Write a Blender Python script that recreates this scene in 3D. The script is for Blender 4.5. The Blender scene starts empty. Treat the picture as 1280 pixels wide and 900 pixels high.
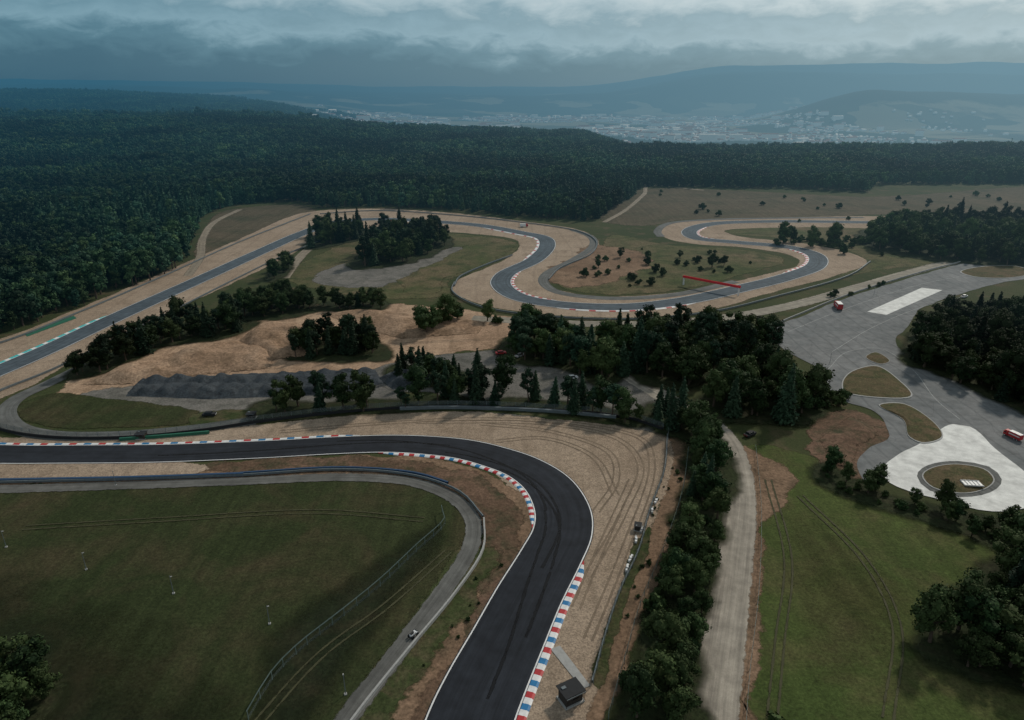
import bpy, bmesh, math, random
import numpy as np
from mathutils import Vector, noise, geometry
from math import radians, sin, cos, pi
random.seed(7); rng=np.random.default_rng(11)
scene=bpy.context.scene
HC=100.0; FOC=853.0; PT=radians(21.44)
def G(px,py):
    u=(px-640)/FOC; v=(450-py)/FOC
    t=HC/(sin(PT)-v*cos(PT))
    return (u*t,(cos(PT)+v*sin(PT))*t)
def link(o): scene.collection.objects.link(o); return o

# ------------------------------------------------------------------ materials
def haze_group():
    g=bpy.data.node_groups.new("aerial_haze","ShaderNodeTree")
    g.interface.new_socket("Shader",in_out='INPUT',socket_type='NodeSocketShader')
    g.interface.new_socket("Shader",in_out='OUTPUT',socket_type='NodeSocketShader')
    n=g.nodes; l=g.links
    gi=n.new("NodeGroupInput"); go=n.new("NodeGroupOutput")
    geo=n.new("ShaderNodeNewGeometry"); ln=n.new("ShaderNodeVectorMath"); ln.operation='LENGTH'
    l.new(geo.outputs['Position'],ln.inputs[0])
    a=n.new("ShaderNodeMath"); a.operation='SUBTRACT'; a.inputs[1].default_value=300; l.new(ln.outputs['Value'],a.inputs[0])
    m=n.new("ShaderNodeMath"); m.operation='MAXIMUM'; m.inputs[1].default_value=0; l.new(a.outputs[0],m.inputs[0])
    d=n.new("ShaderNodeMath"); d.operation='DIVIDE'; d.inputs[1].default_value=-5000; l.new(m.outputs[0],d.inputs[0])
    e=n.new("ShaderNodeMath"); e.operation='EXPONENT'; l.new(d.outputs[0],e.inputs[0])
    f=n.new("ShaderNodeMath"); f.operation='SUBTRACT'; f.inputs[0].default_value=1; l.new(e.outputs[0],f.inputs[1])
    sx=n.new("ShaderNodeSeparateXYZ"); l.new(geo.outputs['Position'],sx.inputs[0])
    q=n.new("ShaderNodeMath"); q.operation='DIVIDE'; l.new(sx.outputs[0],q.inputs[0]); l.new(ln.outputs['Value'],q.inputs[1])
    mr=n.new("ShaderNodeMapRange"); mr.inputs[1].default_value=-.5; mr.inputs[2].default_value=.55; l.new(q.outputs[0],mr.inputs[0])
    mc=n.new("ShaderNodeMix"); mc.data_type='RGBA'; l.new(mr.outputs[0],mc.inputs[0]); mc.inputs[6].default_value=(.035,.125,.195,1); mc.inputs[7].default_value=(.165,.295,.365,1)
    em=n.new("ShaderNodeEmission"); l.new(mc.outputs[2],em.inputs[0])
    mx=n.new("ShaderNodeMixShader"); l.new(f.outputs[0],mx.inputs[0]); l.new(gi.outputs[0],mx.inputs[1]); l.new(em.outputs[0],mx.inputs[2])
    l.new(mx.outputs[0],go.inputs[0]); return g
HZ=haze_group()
class MB:
    def __init__(s,name):
        s.m=bpy.data.materials.new(name); s.m.use_nodes=True; s.n=s.m.node_tree.nodes; s.l=s.m.node_tree.links; s.n.clear()
        s.geo=s.n.new("ShaderNodeNewGeometry")
    def noise(s,scale,detail=4,vec=None,rough=.6,dist=0):
        t=s.n.new("ShaderNodeTexNoise"); t.inputs['Scale'].default_value=scale; t.inputs['Detail'].default_value=detail
        t.inputs['Roughness'].default_value=rough; t.inputs['Distortion'].default_value=dist
        s.l.new(vec or s.geo.outputs['Position'],t.inputs['Vector']); return t.outputs['Fac']
    def rng(s,v,a,b,c,d):
        r=s.n.new("ShaderNodeMapRange"); r.clamp=True
        for i,x in enumerate((a,b,c,d)): r.inputs[i+1].default_value=x
        s.l.new(v,r.inputs[0]); return r.outputs[0]
    def math(s,op,a,b=None):
        r=s.n.new("ShaderNodeMath"); r.operation=op
        for i,x in enumerate((a,b)):
            if x is None: continue
            if isinstance(x,(int,float)): r.inputs[i].default_value=x
            else: s.l.new(x,r.inputs[i])
        return r.outputs[0]
    def mix(s,f,a,b,mode='MIX'):
        r=s.n.new("ShaderNodeMix"); r.data_type='RGBA'; r.blend_type=mode
        for sock,x in ((r.inputs[0],f),(r.inputs[6],a),(r.inputs[7],b)):
            if isinstance(x,(int,float)): sock.default_value=x if sock==r.inputs[0] else (x,x,x,1)
            elif isinstance(x,tuple): sock.default_value=(*x,1)
            else: s.l.new(x,sock)
        return r.outputs[2]
    def gray(s,v):
        c=s.n.new("ShaderNodeCombineColor")
        for i in range(3): s.l.new(v,c.inputs[i])
        return c.outputs[0]
    def mapped(s,sx,sy,rot=0):
        mp=s.n.new("ShaderNodeMapping"); mp.inputs['Scale'].default_value=(sx,sy,1); mp.inputs['Rotation'].default_value=(0,0,rot); s.l.new(s.geo.outputs['Position'],mp.inputs[0]); return mp.outputs[0]
    def finish(s,col,rough=.95,bump=None,bstr=.5,bdist=.1,alpha=None,spec=.1,metal=0,haze=True):
        p=s.n.new("ShaderNodeBsdfPrincipled"); p.inputs['Roughness'].default_value=rough
        p.inputs['Specular IOR Level'].default_value=spec; p.inputs['Metallic'].default_value=metal
        if isinstance(col,tuple): p.inputs['Base Color'].default_value=(*col,1)
        else: s.l.new(col,p.inputs['Base Color'])
        if bump is not None:
            b=s.n.new("ShaderNodeBump"); b.inputs['Strength'].default_value=bstr; b.inputs['Distance'].default_value=bdist
            s.l.new(bump,b.inputs['Height']); s.l.new(b.outputs[0],p.inputs['Normal'])
        sh=p.outputs[0]
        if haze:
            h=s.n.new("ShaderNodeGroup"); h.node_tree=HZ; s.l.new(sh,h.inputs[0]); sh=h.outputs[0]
        if alpha is not None:
            t=s.n.new("ShaderNodeBsdfTransparent"); mx=s.n.new("ShaderNodeMixShader")
            if isinstance(alpha,float): mx.inputs[0].default_value=alpha
            else: s.l.new(alpha,mx.inputs[0])
            s.l.new(t.outputs[0],mx.inputs[1]); s.l.new(sh,mx.inputs[2]); sh=mx.outputs[0]
        o=s.n.new("ShaderNodeOutputMaterial"); s.l.new(sh,o.inputs[0]); return s.m
    def fade(s,scale=.5,soft=False,top=1.0):
        a=s.n.new("ShaderNodeAttribute"); a.attribute_name="fade"
        nn=s.noise(scale,4); k=s.math('ADD',a.outputs['Fac'],s.math('MULTIPLY',s.math('SUBTRACT',nn,.5),.9 if soft else 1.6))
        return s.rng(k,.15,.95,0,top) if soft else s.rng(k,.3,.62,0,top)
def soil(name,c1,c2,c3,s1=.02,s2=.12,s3=1.6,bstr=.5,feather=True,bd=.15,fsc=.5,fc=.38,tracks=0,soft=False,mow=0,top=1.0):
    b=MB(name)
    c=b.mix(b.rng(b.noise(s1,4,dist=.6),.36,.64,0,1),c1,c2)
    c=b.mix(b.rng(b.noise(s2,5,dist=.4),.46,.70,0,1),c,c3)
    fine=b.noise(s3,5,rough=.8)
    c=b.mix(1.0,c,b.gray(b.rng(fine,.28,.72,1-fc,1+fc)),'MULTIPLY')
    mid=b.noise(s3*.25,4,rough=.7); c=b.mix(1.0,c,b.gray(b.rng(mid,.3,.7,.80,1.20)),'MULTIPLY')
    if mow:
        st=b.noise(1.0,4,vec=b.mapped(.35,.012,mow),rough=.65); c=b.mix(1.0,c,b.gray(b.rng(st,.35,.65,.86,1.14)),'MULTIPLY')
    if tracks:
        w=b.n.new("ShaderNodeTexWave"); w.inputs['Scale'].default_value=.03; w.inputs['Distortion'].default_value=14; w.inputs['Detail'].default_value=2; w.inputs['Detail Scale'].default_value=.16
        b.l.new(b.geo.outputs['Position'],w.inputs['Vector']); c=b.mix(b.rng(w.outputs['Fac'],.90,1,0,tracks),c,tuple(x*.72 for x in c3))
    return b.finish(c,bump=fine,bstr=bstr,bdist=bd,alpha=b.fade(fsc,soft,top) if feather else None)
def asphalt(name,c,var=.25,feather=False,streak=True,c2=None,seams=False):
    b=MB(name); uv=b.n.new("ShaderNodeUVMap"); uv.uv_map="UVMap"
    mp=b.n.new("ShaderNodeMapping"); mp.inputs['Scale'].default_value=(.9,.018,1); b.l.new(uv.outputs[0],mp.inputs[0])
    col=b.mix(b.rng(b.noise(.05,4,dist=.5),.35,.65,0,1),c,c2 or tuple(x*(1+var) for x in c))
    if streak:
        st=b.noise(1.0,5,vec=mp.outputs[0],rough=.7)
        col=b.mix(1.0,col,b.gray(b.rng(st,.3,.7,.66,1.36)),'MULTIPLY')
    if seams:
        w=b.n.new("ShaderNodeTexWave"); w.inputs['Scale'].default_value=.05; w.inputs['Distortion'].default_value=5; w.inputs['Detail'].default_value=3; w.inputs['Detail Scale'].default_value=.3
        b.l.new(b.geo.outputs['Position'],w.inputs['Vector']); col=b.mix(b.rng(w.outputs['Fac'],.93,1,0,.35),col,tuple(x*.55 for x in c))
        vo=b.n.new("ShaderNodeTexVoronoi"); vo.feature='DISTANCE_TO_EDGE'; vo.inputs['Scale'].default_value=.09; b.l.new(b.geo.outputs['Position'],vo.inputs['Vector'])
        col=b.mix(b.rng(vo.outputs['Distance'],0,.02,.3,0),col,tuple(x*.5 for x in c))
    fn=b.noise(5,4,rough=.8); col=b.mix(1.0,col,b.gray(b.rng(fn,.3,.7,.82,1.18)),'MULTIPLY')
    md=b.noise(.3,4,rough=.6); col=b.mix(1.0,col,b.gray(b.rng(md,.3,.7,.78,1.22)),'MULTIPLY')
    return b.finish(col,rough=.85,bump=fn,bstr=.2,bdist=.02,spec=.15,alpha=b.fade() if feather else None)
def paint(name,c,rough=.5,var=.12,metal=0,haze=True):
    b=MB(name); n=b.noise(1.3,4,rough=.7); col=b.mix(1.0,c,b.gray(b.rng(n,.3,.7,1-var*2,1+var*.3)),'MULTIPLY')
    return b.finish(col,rough=rough,metal=metal,spec=.3)

gravel=soil("gravel_trap",(.285,.218,.160),(.335,.262,.198),(.235,.178,.130),.018,.07,2.4,.6,fsc=.8,fc=.55,tracks=.25)
dirt=soil("brown_dirt",(.165,.105,.068),(.225,.15,.10),(.10,.07,.045),.03,.15,1.2,.7,fc=.5)
darkdirt=soil("dark_soil",(.105,.068,.045),(.16,.10,.07),(.05,.05,.028),.04,.2,1.2,.8,fc=.5)
tan=soil("sandy_earth",(.32,.215,.145),(.41,.29,.20),(.21,.14,.092),.02,.08,1.2,.7,fc=.45,tracks=.3)
grassd=soil("dark_meadow",(.026,.036,.013),(.036,.044,.018),(.056,.047,.025),.012,.05,1.5,.9,fc=.5,mow=.5)
grass_shade=soil("meadow_painted_shade",(.015,.021,.010),(.021,.028,.013),(.034,.031,.017),.02,.08,1.5,.9,fc=.5,fsc=.06,soft=True,mow=.5)  # meadow grass with cloud shadow put into its colour
grassr=soil("olive_meadow",(.047,.070,.019),(.062,.081,.024),(.084,.078,.034),.02,.06,1.5,.9,fc=.45,mow=.12)
grassv=soil("verge_grass",(.036,.050,.018),(.05,.060,.024),(.095,.075,.045),.05,.16,1.5,.9,fc=.5)
dryfield=soil("dry_field",(.078,.066,.042),(.10,.080,.053),(.052,.053,.031),.008,.03,.8,.9,fc=.45,mow=1.4)
scrub=soil("scrub_grass",(.062,.074,.028),(.125,.098,.057),(.038,.052,.02),.025,.09,1.0,.9,fc=.6)
greyg=soil("grey_gravel",(.125,.12,.112),(.165,.155,.14),(.085,.085,.075),.03,.12,1.5,.5,fc=.4)
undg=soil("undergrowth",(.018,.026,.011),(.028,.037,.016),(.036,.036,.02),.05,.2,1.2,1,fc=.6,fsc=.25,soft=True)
slate=soil("slate_rubble",(.045,.055,.065),(.062,.072,.08),(.038,.044,.05),.06,.3,1.6,1.0,feather=False,bd=.3,fc=.4)
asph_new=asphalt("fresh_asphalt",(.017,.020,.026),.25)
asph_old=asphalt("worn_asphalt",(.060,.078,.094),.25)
asph_pad=asphalt("paddock_asphalt",(.120,.130,.135),streak=False,c2=(.18,.185,.187),seams=True)
asph_srv=asphalt("service_asphalt",(.095,.098,.095),.3)
whitec=asphalt("white_concrete",(.62,.62,.60),.1,streak=False)
P_white=paint("white_paint",(.75,.75,.75)); P_red=paint("red_paint",(.46,.035,.04)); P_blue=paint("blue_paint",(.02,.18,.40))
P_teal=paint("teal_paint",(.05,.48,.50)); P_green=paint("green_turf",(.02,.13,.08)); P_steel=paint("galvanised_steel",(.17,.20,.215),.45,.15,.2)
P_dark=paint("dark_rubber",(.02,.022,.025),.8); P_glass=paint("dark_glass",(.015,.02,.025),.15,.05); P_conc=paint("barrier_concrete",(.36,.36,.35),.9)
P_brown=paint("dark_timber",(.04,.035,.03),.8); P_wire=paint("green_wire",(.13,.18,.17),.6); P_roof=paint("roof_tile",(.24,.10,.07),.9); P_wall=paint("plaster_wall",(.80,.76,.70),.9)
P_bluet=paint("blue_barrier",(.02,.06,.13),.6); P_banner=paint("red_banner",(.62,.02,.03),.7); P_line=paint("worn_road_paint",(.42,.43,.43),.8,.3)

# ------------------------------------------------------------------ geometry helpers
def cr(pts,step=2.0,closed=False):
    P=[np.array(p,float) for p in pts]; n=len(P); out=[]
    if closed: ext=[P[-1]]+P+[P[0],P[1]]; segs=n
    else: ext=[2*P[0]-P[1]]+P+[2*P[-1]-P[-2]]; segs=n-1
    for i in range(segs):
        p0,p1,p2,p3=ext[i:i+4]
        d=lambda a,b: max(np.linalg.norm((a-b)[:2])**.5,1e-3)
        t0=0;t1=d(p0,p1);t2=t1+d(p1,p2);t3=t2+d(p2,p3)
        k=max(1,int(np.linalg.norm((p2-p1)[:2])/step))
        for j in range(k):
            t=t1+(t2-t1)*j/k
            A1=(t1-t)/(t1-t0)*p0+(t-t0)/(t1-t0)*p1; A2=(t2-t)/(t2-t1)*p1+(t-t1)/(t2-t1)*p2; A3=(t3-t)/(t3-t2)*p2+(t-t2)/(t3-t2)*p3
            B1=(t2-t)/(t2-t0)*A1+(t-t0)/(t2-t0)*A2; B2=(t3-t)/(t3-t1)*A2+(t-t1)/(t3-t1)*A3
            out.append((t2-t)/(t2-t1)*B1+(t-t1)/(t2-t1)*B2)
    if not closed: out.append(P[-1])
    return np.array(out)
def path(px,step=2.0,w=None):
    pts=[]
    for p in px:
        x,y=G(p[0],p[1]); pts.append((x,y,p[2] if len(p)>2 else (w or 0)))
    return cr(pts,step)
def normals(c):
    t=np.gradient(c[:,:2],axis=0); t/=np.maximum(np.linalg.norm(t,axis=1,keepdims=True),1e-6)
    return np.stack([-t[:,1],t[:,0]],1)
def mesh_obj(name,verts,faces,mats,midx=None,smooth=False,fade=None,uvs=None):
    me=bpy.data.meshes.new(name); me.from_pydata([tuple(map(float,v)) for v in verts],[],faces)
    for m in (mats if isinstance(mats,list) else [mats]): me.materials.append(m)
    if midx is not None: me.polygons.foreach_set('material_index',midx)
    if smooth: me.polygons.foreach_set('use_smooth',[True]*len(me.polygons))
    if fade is not None:
        a=me.attributes.new("fade",'FLOAT','POINT'); a.data.foreach_set('value',[float(f) for f in fade])
    if uvs is not None:
        u=me.uv_layers.new(name="UVMap"); li=np.zeros(len(me.loops),dtype=np.int32); me.loops.foreach_get('vertex_index',li)
        u.data.foreach_set('uv',np.array(uvs,dtype=np.float32)[li].ravel())
    me.update(); return link(bpy.data.objects.new(name,me))
LAY=[0]
def lay(z): LAY[0]+=1; return z+.0006*LAY[0]
def strip(name,c,offs,z,mat,fades=None):
    if name not in ("race_track","edge_line","tyre_marks"): z=lay(z)
    n=normals(c); N=len(c); K=len(offs); V=[];UV=[];FD=[]
    L=np.concatenate([[0],np.cumsum(np.linalg.norm(np.diff(c[:,:2],axis=0),axis=1))])
    for i in range(N):
        for k in range(K):
            o=offs[k][i] if hasattr(offs[k],'__len__') else offs[k]
            V.append((c[i,0]+n[i,0]*o,c[i,1]+n[i,1]*o,z)); UV.append((o,L[i])); FD.append(fades[k] if fades else 1)
    Fc=[(i*K+k,(i+1)*K+k,(i+1)*K+k+1,i*K+k+1)[::-1] for i in range(N-1) for k in range(K-1)]
    return mesh_obj(name,V,Fc,mat,fade=FD,uvs=UV)
def patch(name,px,z,mat,feather=2.0,jit=.8,step=2.5,sharp=False):
    z=lay(z)
    w=[G(*p) for p in px]
    if sharp: n=len(w); c=np.array([ (np.array(w[i])*(1-t)+np.array(w[(i+1)%n])*t) for i in range(n) for t in np.arange(0,1,.1)])
    else: c=cr([(a,b,0) for a,b in w],step,True)[:,:2]
    ar=np.sum(c[:,0]*np.roll(c[:,1],-1)-np.roll(c[:,0],-1)*c[:,1])
    if ar<0: c=c[::-1]
    t=np.roll(c,-1,0)-np.roll(c,1,0); t/=np.maximum(np.linalg.norm(t,axis=1,keepdims=True),1e-6); nr=np.stack([t[:,1],-t[:,0]],1)
    if jit: c=c+nr*np.array([[jit*2*noise.noise(Vector((p[0]*.12,p[1]*.12,z*9)))] for p in c])
    V=[(p[0],p[1],z) for p in c]; tri=geometry.tessellate_polygon([[Vector(v) for v in V]])
    F=[]
    for a,b,d in tri:
        s=(V[b][0]-V[a][0])*(V[d][1]-V[a][1])-(V[d][0]-V[a][0])*(V[b][1]-V[a][1])
        F.append((a,b,d) if s>0 else (a,d,b))
    N=len(V); fd=[1]*N
    if feather:
        V+=[(p[0]+q[0]*feather,p[1]+q[1]*feather,z-.0002) for p,q in zip(c,nr)]; fd+=[0]*N
        F+=[(i,N+i,N+(i+1)%N,(i+1)%N) for i in range(N)]
    return mesh_obj(name,V,F,mat,fade=fd,uvs=[(v[0],v[1]) for v in V])
def inpoly(X,Y,poly):
    r=np.zeros(X.shape,bool); n=len(poly)
    for i in range(n):
        x1,y1=poly[i]; x2,y2=poly[(i+1)%n]
        if y1==y2: continue
        r^=((y1>Y)!=(y2>Y))&(X<(x2-x1)*(Y-y1)/(y2-y1)+x1)
    return r
def edgedist(X,Y,poly):
    d=np.full(X.shape,1e9); n=len(poly)
    for i in range(n):
        a=np.array(poly[i]); b=np.array(poly[(i+1)%n]); ab=b-a; L=max(ab@ab,1e-6)
        t=np.clip(((X-a[0])*ab[0]+(Y-a[1])*ab[1])/L,0,1)
        d=np.minimum(d,np.hypot(X-a[0]-t*ab[0],Y-a[1]-t*ab[1]))
    return d
def softpatch(name,px,z,mat,edge=25,res=3.0):
    """flat sheet whose 'fade' value ramps up from its outline inwards"""
    z=lay(z); poly=[tuple(p[:2]) for p in cr([(*G(*p),0) for p in px],4,True)]; xs=[p[0] for p in poly]; ys=[p[1] for p in poly]
    X,Y=np.meshgrid(np.arange(min(xs),max(xs)+res,res),np.arange(min(ys),max(ys)+res,res))
    d=edgedist(X,Y,poly)*np.where(inpoly(X,Y,poly),1,-1); V=[];idx={};Fd=[]
    for j in range(X.shape[0]):
        for i in range(X.shape[1]):
            if d[j,i]>-res: idx[(j,i)]=len(V); V.append((X[j,i],Y[j,i],z)); Fd.append(min(max(d[j,i]/edge,0),1))
    F=[]
    for (j,i) in idx:
        q=[(j,i),(j,i+1),(j+1,i+1),(j+1,i)]
        if all(p in idx for p in q): F.append([idx[p] for p in q])
    return mesh_obj(name,V,F,mat,fade=Fd)
def mound(name,px,hfun,mat,res=1.5,edge=8):
    poly=[G(*p) for p in px]; xs=[p[0] for p in poly]; ys=[p[1] for p in poly]
    gx=np.arange(min(xs),max(xs)+res,res); gy=np.arange(min(ys),max(ys)+res,res); X,Y=np.meshgrid(gx,gy)
    ins=inpoly(X,Y,poly); d=edgedist(X,Y,poly)*np.where(ins,1,-1)
    V=[];idx={};Fd=[]
    for j in range(X.shape[0]):
        for i in range(X.shape[1]):
            if d[j,i]>-res:
                k=min(max(d[j,i]/edge,0),1); k=k*k*(3-2*k); idx[(j,i)]=len(V)
                V.append((X[j,i],Y[j,i],-.05+hfun(X[j,i],Y[j,i])*k+.25*min(k*8,1))); Fd.append(min(max(d[j,i]/2.5,0),1))
    F=[]
    for (j,i) in idx:
        q=[(j,i),(j,i+1),(j+1,i+1),(j+1,i)]
        if all(p in idx for p in q): F.append([idx[p] for p in q])
    return mesh_obj(name,V,F,mat,smooth=True,fade=Fd)
class Build:
    def __init__(s): s.v=[];s.f=[];s.m=[]
    def box(s,c,d,m=0,rot=0,taper=0):
        b=len(s.v)
        for z in (-1,1):
            k=1-taper if z>0 else 1
            for x,y in ((-1,-1),(1,-1),(1,1),(-1,1)):
                X=x*d[0]/2*k;Y=y*d[1]/2*k
                s.v.append((c[0]+X*cos(rot)-Y*sin(rot),c[1]+X*sin(rot)+Y*cos(rot),c[2]+z*d[2]/2))
        for q in ((3,2,1,0),(4,5,6,7),(0,1,5,4),(1,2,6,5),(2,3,7,6),(3,0,4,7)): s.f.append([b+i for i in q]); s.m.append(m)
    def cyl(s,c,r,h,m=0,axis='z',n=12,r2=None):
        b=len(s.v); r2=r if r2 is None else r2
        for e in (0,1):
            for i in range(n):
                a=2*pi*i/n; rr=r2 if e else r
                if axis=='z': s.v.append((c[0]+rr*cos(a),c[1]+rr*sin(a),c[2]+e*h))
                else: s.v.append((c[0]+rr*cos(a),c[1]+(e-.5)*h,c[2]+rr*sin(a)))
        for i in range(n): s.f.append([b+i,b+(i+1)%n,b+n+(i+1)%n,b+n+i]); s.m.append(m)
        s.f.append([b+n+i for i in range(n)]); s.m.append(m); s.f.append([b+i for i in range(n)][::-1]); s.m.append(m)
    def obj(s,name,mats,loc=(0,0,0),rz=0,bevel=0):
        o=mesh_obj(name,s.v,s.f,mats,s.m); o.location=loc; o.rotation_euler=(0,0,rz)
        if bevel: mo=o.modifiers.new("bevel",'BEVEL'); mo.width=bevel; mo.segments=2
        return o
nb=MB("wire_netting"); NET=nb.finish((.16,.20,.20),alpha=.22)
def rail(name,px,mat,z0=.35,z1=.85,th=.2,post=True,pm=None,step=3,base=0,fence=0):
    c=path(px,step); n=normals(c); V=[];F=[];MI=[]
    for i in range(len(c)):
        for o,z in ((-th/2,z0),(th/2,z0),(th/2,z1),(-th/2,z1)): V.append((c[i,0]+n[i,0]*o,c[i,1]+n[i,1]*o,z+base))
    for i in range(len(c)-1):
        for k in range(4): F.append((i*4+k,i*4+(k+1)%4,(i+1)*4+(k+1)%4,(i+1)*4+k)); MI.append(0)
    B=Build()
    if post:
        for i in range(0,len(c)):
            hh=fence if fence else z1
            ang=math.atan2(n[i,1],n[i,0]); B.box((c[i,0]+n[i,0]*th,c[i,1]+n[i,1]*th,hh/2+base),(.1,.1,hh),1,ang)
    if fence:
        for hh in np.linspace(z1+.3,fence,5):
            b0=len(B.v)
            for i in range(len(c)):
                for dz in (-.02,.02): B.v.append((c[i,0]+n[i,0]*th,c[i,1]+n[i,1]*th,hh+dz))
            for i in range(len(c)-1): B.f.append([b0+2*i,b0+2*i+2,b0+2*i+3,b0+2*i+1]); B.m.append(1)
        b0=len(B.v)
        for i in range(len(c)):
            for zz in (min(z1,fence-1),fence): B.v.append((c[i,0]+n[i,0]*(th+.03),c[i,1]+n[i,1]*(th+.03),zz if zz<fence or z1<fence else .2))
        for i in range(len(c)-1): B.f.append([b0+2*i,b0+2*i+2,b0+2*i+3,b0+2*i+1]); B.m.append(2)
    o0=len(V); V+=B.v; F+=[[o0+i for i in f] for f in B.f]; MI+=B.m
    return mesh_obj(name,V,F,[mat,pm or P_steel,NET],MI)

# ------------------------------------------------------------------ terrain
def sm(a,b,x): t=np.clip((x-a)/(b-a),0,1); return t*t*(3-2*t)
def fbm(X,Y,s,seed=0):
    r=np.random.default_rng(seed); o=np.zeros_like(X)
    for k in range(7):
        a=r.uniform(0,2*pi); f=s*(1.55**k); o+=np.sin((X*cos(a)+Y*sin(a))*f+r.uniform(0,6)+1.3*np.sin((Y*cos(a)-X*sin(a))*f*.7))*.62**k
    return o/2.4
def height(X,Y):
    a=X/np.maximum(Y,50)
    h=31*sm(880,1500,Y)*(1-sm(-850,330,X))*(1-.9*sm(1700,2500,Y))
    h=h+(15+70*(1-sm(-.62,-.25,a)))*sm(2500,4200,Y)*(1-sm(-.34,-.08,a))
    h=h-135*sm(1150,2400,Y)*sm(.08,.22,a)-130*sm(1600,3000,Y)*sm(-.36,-.12,a)*(1-sm(.08,.22,a))
    h=h+sm(4700,5800,Y)*(1-sm(6300,7800,Y))*225*sm(.30,.5,a)*(1+.28*fbm(X,Y,.0014,3))
    h=h+sm(7500,9800,Y)*(100+90*sm(-.4,-.1,a)+285*sm(.08,.30,a)*(1+.14*fbm(X,Y,.0009,5)))
    h=h+sm(11000,13500,Y)*(120+130*sm(.0,.5,a)*(1+.3*fbm(X,Y,.0008,21)))
    h=h+sm(900,1900,Y)*5*fbm(X,Y,.006,1)+sm(2500,6000,Y)*18*fbm(X,Y,.0022,2)+sm(6500,9000,Y)*26*fbm(X,Y,.0018,12)
    return h
u=np.linspace(-1,1,301); gx=np.sinh(u*4.6)/np.sinh(4.6)*16000
v=np.linspace(0,1,330); gy=-400+np.sinh(v*4.2)/np.sinh(4.2)*17400
X,Y=np.meshgrid(gx,gy); Z=height(X,Y); nv=np.stack([X,Y,Z],-1).reshape(-1,3)
W_=len(gx); F=[(j*W_+i,j*W_+i+1,(j+1)*W_+i+1,(j+1)*W_+i) for j in range(len(gy)-1) for i in range(W_-1)]
b=MB("grass_terrain")
c=b.mix(b.rng(b.noise(.015,5),.38,.62,0,1),(.034,.048,.018),(.055,.062,.026))
c=b.mix(b.rng(b.noise(.09,5),.52,.68,0,1),c,(.085,.07,.04))
fine=b.noise(1.4,5,rough=.8)
vo=b.n.new("ShaderNodeTexVoronoi"); vo.inputs['Scale'].default_value=.0024; vo.feature='F1'
nz=b.n.new("ShaderNodeTexNoise"); nz.inputs['Scale'].default_value=.004; b.l.new(b.geo.outputs['Position'],nz.inputs['Vector'])
vm=b.n.new("ShaderNodeVectorMath"); vm.operation='MULTIPLY_ADD'; vm.inputs[1].default_value=(300,300,0); b.l.new(nz.outputs['Color'],vm.inputs[0]); b.l.new(b.geo.outputs['Position'],vm.inputs[2]); b.l.new(vm.outputs[0],vo.inputs['Vector'])
sc=b.n.new("ShaderNodeSeparateColor"); b.l.new(vo.outputs['Color'],sc.inputs[0])
far=b.mix(b.rng(sc.outputs[0],.40,.6,0,1),(.016,.036,.024),(.19,.18,.125))
sx=b.n.new("ShaderNodeSeparateXYZ"); b.l.new(b.geo.outputs['Position'],sx.inputs[0])
wood=b.math('ADD',b.noise(.0011,5),b.rng(sx.outputs[2],-60,120,-.12,.18))
far=b.mix(b.rng(wood,.45,.52,0,1),far,(.010,.024,.018))
c=b.mix(b.rng(sx.outputs[1],1000,1300,0,1),c,far)
c=b.mix(1.0,c,b.gray(b.rng(fine,.28,.72,.55,1.45)),'MULTIPLY')
M_ground=b.finish(c,bump=fine,bstr=.8,bdist=.2)
mesh_obj("ground",nv,F,M_ground,smooth=True)

# ------------------------------------------------------------------ surfaces
Z0=.03
patch("meadow",[(-350,640),(0,612),(300,606),(440,600),(530,615),(575,650),(560,700),(500,780),(400,920),(330,1000),(-300,1050)],Z0,grassd,3)
softpatch("meadow",[(-400,720),(60,700),(240,760),(370,870),(300,1050),(-400,1050)],Z0+.01,grass_shade,35)  # cloud shadow painted as a darker sheet over the near-left meadow
softpatch("meadow",[(320,800),(470,690),(550,645),(572,660),(550,710),(480,800),(400,920),(300,1000),(300,910)],Z0+.02,grass_shade,8,2)  # second sheet of the same shade-coloured grass, inside the hairpin
patch("meadow",[(935,560),(1010,570),(1060,610),(1180,650),(1280,700),(1500,800),(1500,1050),(915,1000),(930,800),(944,680)],Z0,grassr,2)
patch("dry_field",[(755,276),(812,236),(950,240),(1085,246),(1280,234),(1500,232),(1500,270),(1280,266),(1090,268),(1000,274),(860,274),(800,282)],Z0,dryfield,3)
patch("dry_field",[(255,322),(258,290),(290,262),(370,256),(392,266),(350,292),(290,318)],Z0,dryfield,3)
patch("gravel_verge",[(-250,520),(-200,470),(0,424),(100,386),(200,343),(300,299),(388,265),(470,261),(560,266),(655,277),(720,287),(746,300),(742,318),(700,337),(684,350),(694,362),(745,371),(830,368),(900,356),(955,344),(1000,330),(985,318),(930,309),(860,304),(826,294),(824,286),(850,277),(950,273),(1130,272),(1130,284),(1000,284),(905,288),(925,296),(1000,304),(1060,316),(1082,328),(1050,342),(960,366),(880,388),(800,396),(700,394),(610,382),(568,364),(574,350),(610,335),(640,320),(650,306),(640,298),(560,290),(450,288),(400,300),(350,325),(280,358),(200,395),(100,445),(40,480),(0,498),(-150,540)],Z0+.03,gravel,1.5,.6)
patch("infield_grass",[(360,345),(420,310),(470,292),(560,292),(638,302),(645,310),(600,335),(555,352),(560,368),(480,372),(400,362)],Z0+.03,scrub,3)
patch("gravel_yard",[(395,352),(425,332),(510,322),(575,309),(568,328),(500,350),(470,358)],Z0+.06,greyg,3,2)
patch("infield_grass",[(505,352),(560,322),(600,305),(635,306),(600,332),(550,350),(545,366),(515,366)],Z0+.065,scrub,3,2)
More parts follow.
